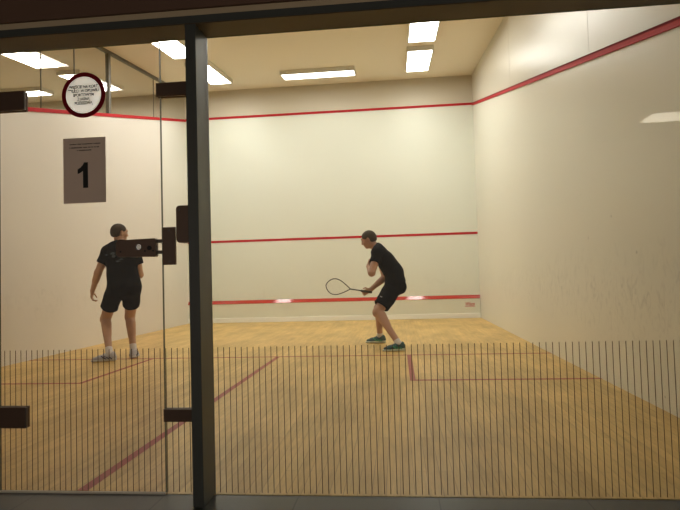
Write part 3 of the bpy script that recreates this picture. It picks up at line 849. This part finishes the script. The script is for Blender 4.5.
A = np.array
J1 = dict(pelvis=A([1.212, 4.37, .895]), hipL=A([1.108, 4.345, .875]), hipR=A([1.310, 4.39, .875]), kneeL=A([.915, 4.45, .495]), ankL=A([1.095, 4.20, .093]),
          kneeR=A([1.165, 4.60, .505]), ankR=A([1.275, 4.46, .093]), waist=A([1.187, 4.38, 1.06]), chest=A([1.172, 4.40, 1.265]), neck=A([1.145, 4.42, 1.435]),
          head=A([1.118, 4.45, 1.583]), shL=A([.985, 4.39, 1.350]), shR=A([1.330, 4.43, 1.342]), elL=A([.875, 4.36, 1.085]), wrL=A([.752, 4.44, .860]),
          elR=A([1.358, 4.49, 1.045]), wrR=A([1.22, 4.70, 1.02]))
for k_ in J1: J1[k_] = J1[k_]+A([.050, -.08, 0])
p1, s1, fr1 = build_person(J1, dict(head_f=(.62, .78, -.05), head_u=(.05, .05, 1), toeL=(-.88, -.42, 0), toeR=(-.25, .95, 0), tiltR=0,
    handL=((-.12, -.02, -1), (.9, .3, 0), (0, 1, .0), .75, False), handR=((-.7, .55, .2), (-.4, -.6, -.3), (.0, .1, 1), 1.1, True),
    skin=skin1, hair=hairm, eye=eyem, shirt=black1, loose=.022, shorts=black2, socks=sockw, shoes=(shoew, solew, sockw, blue), seed=3, hem=-.03, sleeve=.165,
    shortL=.285, shortR=.27, sock=.10,
    label='player in black shirt and shorts seen from behind near the left wall'))
J2 = dict(pelvis=A([4.628, 5.15, .83]), hipL=A([4.628, 5.06, .80]), hipR=A([4.622, 5.24, .82]), kneeL=A([4.395, 4.91, .48]), ankL=A([4.655, 4.66, .093]),
          kneeR=A([4.39, 5.45, .495]), ankR=A([4.395, 5.52, .093]), waist=A([4.618, 5.15, .98]), chest=A([4.515, 5.15, 1.15]), neck=A([4.392, 5.15, 1.325]),
          head=A([4.293, 5.16, 1.442]), shL=A([4.415, 4.985, 1.245]), shR=A([4.41, 5.31, 1.275]), elL=A([4.335, 4.87, .985]), wrL=A([4.285, 5.05, 1.075]),
          elR=A([4.50, 5.29, .925]), wrR=A([4.292, 5.29, .756]))
p2, s2, fr2 = build_person(J2, dict(head_f=(-.93, .12, -.36), head_u=(-.34, 0, .94), toeL=(-.97, -.24, 0), toeR=(-.99, .1, 0),
    handL=((.25, .45, .8), (.8, -.3, 0), (.1, .6, -.2), 1.25, True), handR=((-.93, .05, -.40), (.1, -1, -.05), (-.38, 0, .92), 1.15, True),
    skin=skin2, hair=hairm2, eye=eyem, loose=.02, shirt=black1, shorts=black2, socks=sockw, shoes=(shoek, solek, sockw, green), seed=21, hem=-.02, sleeve=.15,
    shortL=.335, shortR=.31, sock=.07,
    label='player in black crouching to the left while holding a racket'))

def surf_point(o, org, d):
    bv = BVHTree.FromPolygons([v.co.copy() for v in o.data.vertices], [list(p.vertices) for p in o.data.polygons])
    h, n_, i_, d_ = bv.ray_cast(Vector(org), Vector(d).normalized()); return h, n_
# faint printed graphic on the back of the left player's shirt, conforming patches
shirt1 = [c for c in p1.children if c.name.startswith('shirt')][0]
prt = plain('faded_teal_print', (.04, .055, .062), .8, var=.5, scale=60)
def patch(o, name, mat, pts, y0, parent, off=.0015):
    """polygon in x/z projected on the camera side of the garment"""
    bv = BVHTree.FromPolygons([v.co.copy() for v in o.data.vertices], [list(p.vertices) for p in o.data.polygons])
    bm = bmesh.new(); n = 10
    cxx = sum(p[0] for p in pts)/len(pts); czz = sum(p[1] for p in pts)/len(pts)
    vs = [bm.verts.new((cxx, y0, czz))]
    rings_ = []
    for k in range(1, 5):
        rings_.append([bm.verts.new((cxx+(p[0]-cxx)*k/4, y0, czz+(p[1]-czz)*k/4)) for p in pts])
    m = len(pts)
    for i in range(m):
        bm.faces.new([vs[0], rings_[0][i], rings_[0][(i+1) % m]])
        for k in range(3): bm.faces.new([rings_[k][i], rings_[k+1][i], rings_[k+1][(i+1) % m], rings_[k][(i+1) % m]])
    for v in bm.verts:
        h, n_, i_, d_ = bv.ray_cast(v.co, Vector((0, 1, 0)))
        if h is not None: v.co = h-Vector((0, off, 0))
    return obj(name, bm, mat, parent)
rr = random.Random(2)
for cxx, czz, rx, rz in ((1.165, 1.315, .035, .022), (1.185, 1.28, .03, .018), (1.070, 1.30, .02, .014), (1.240, 1.215, .035, .012), (1.280, 1.24, .03, .012)):
    pts = [(cxx+rx*math.cos(a)*rr.uniform(.6, 1.2), czz+rz*math.sin(a)*rr.uniform(.6, 1.2)) for a in [2*PI*i/14 for i in range(14)]]
    patch(shirt1, 'shirt_print', prt, pts, 3.9, shirt1)
prw = plain('white_print', (.7, .7, .68), .6)
patch(s2, 'shorts_logo', prw, [(4.432, .675), (4.458, .664), (4.462, .671), (4.436, .683)], 4.4, s2)

# ------------------------------------------------------------------ racket in the right hand of the crouching player
rk = thing('squash_racket', (4.24, 5.25, .74), 'thin black teardrop squash racket held low by the crouching player', 'racket')
butt = V(4.315, 5.235, .722); tipd = nrm(V(3.700, 5.16, .836)-V(4.315, 5.235, .722))
# plane of the racket face: nearly upright, towards the camera
nf = nrm(V(.05, -1, .05)-tipd*np.dot(V(.05, -1, .05), tipd)); wd = np.cross(tipd, nf); wd = wd*(1 if wd[2] > 0 else -1)
thr = butt+tipd*.30; Lh = .335; hw = .108
def prof(t):      # half width of the teardrop along the head, 0 at throat .. 1 at tip
    return hw*(math.sin(PI*t**1.5)**.62 if 0 < t < 1 else 0)
ts = [(.5-.5*math.cos(PI*i/26)) for i in range(27)]
loop = [thr+tipd*(Lh*t)+wd*prof(t) for t in ts]+[thr+tipd*(Lh*t)-wd*prof(t) for t in ts[-2:0:-1]]
black = plain('black_racket_frame', (.02, .02, .02), .35, var=.1)
obj('frame', tube(bmesh.new(), loop, .0068, 8, closed=True), black, rk, True)
obj('shaft', tube(bmesh.new(), [butt+tipd*.15, butt+tipd*.22, thr+tipd*.004], [.010, .0085, .009], 10), black, rk, True)
obj('grip', tube(bmesh.new(), [butt, butt+tipd*.004, butt+tipd*.15, butt+tipd*.16], [.013, .016, .0145, .011], 12), plain('black_grip_tape', (.03, .028, .026), .8, var=.2, scale=60), rk, True)
bm = bmesh.new()
def halfw(a):     # interpolate
    return prof(max(0, min(1, a/Lh)))
for i in range(-6, 7):
    o = i*.0155; aa = [a for a in [Lh*k/200 for k in range(201)] if halfw(a) > abs(o)]
    if len(aa) > 5: tube(bm, [thr+tipd*aa[0]+wd*o, thr+tipd*aa[-1]+wd*o], .0005, 4)
for i in range(1, 18):
    a = Lh*i/18; q = halfw(a)
    if q > .02: tube(bm, [thr+tipd*a-wd*q, thr+tipd*a+wd*q], .0005, 4)
obj('strings', bm, plain('pale_string', (.45, .43, .36), .5), rk)


# ------------------------------------------------------------------ camera, world, view
cx, cy, czc, yaw, pit, rol, f = 4.666026645089964, -2.418879270453059, 0.9440475045420952, 0.10094108650203684, 0.03923281562170177, -0.028120624052028222, 559.8202465368032
Fv = Vector((-math.sin(yaw)*math.cos(pit), math.cos(yaw)*math.cos(pit), math.sin(pit)))
R = Vector((math.cos(yaw), math.sin(yaw), 0)); U = R.cross(Fv)
R2 = R*math.cos(rol)+U*math.sin(rol); U2 = -R*math.sin(rol)+U*math.cos(rol)
cam = bpy.data.cameras.new('camera'); co = bpy.data.objects.new('camera', cam); COL.objects.link(co)
co.matrix_world = Matrix.Translation((cx, cy, czc)) @ Matrix((R2, U2, -Fv)).transposed().to_4x4()
cam.sensor_width = 36; cam.lens = 36*f/680; cam.clip_start = .05; cam.clip_end = 100
S.camera = co
w = bpy.data.worlds.new('world'); S.world = w; w.use_nodes = True
w.node_tree.nodes['Background'].inputs[0].default_value = (.5, .42, .34, 1); w.node_tree.nodes['Background'].inputs[1].default_value = 1.0
S.view_settings.view_transform = 'Standard'; S.view_settings.look = 'None'
S.view_settings.exposure = 0; S.view_settings.gamma = 1; S.view_settings.use_curve_mapping = False
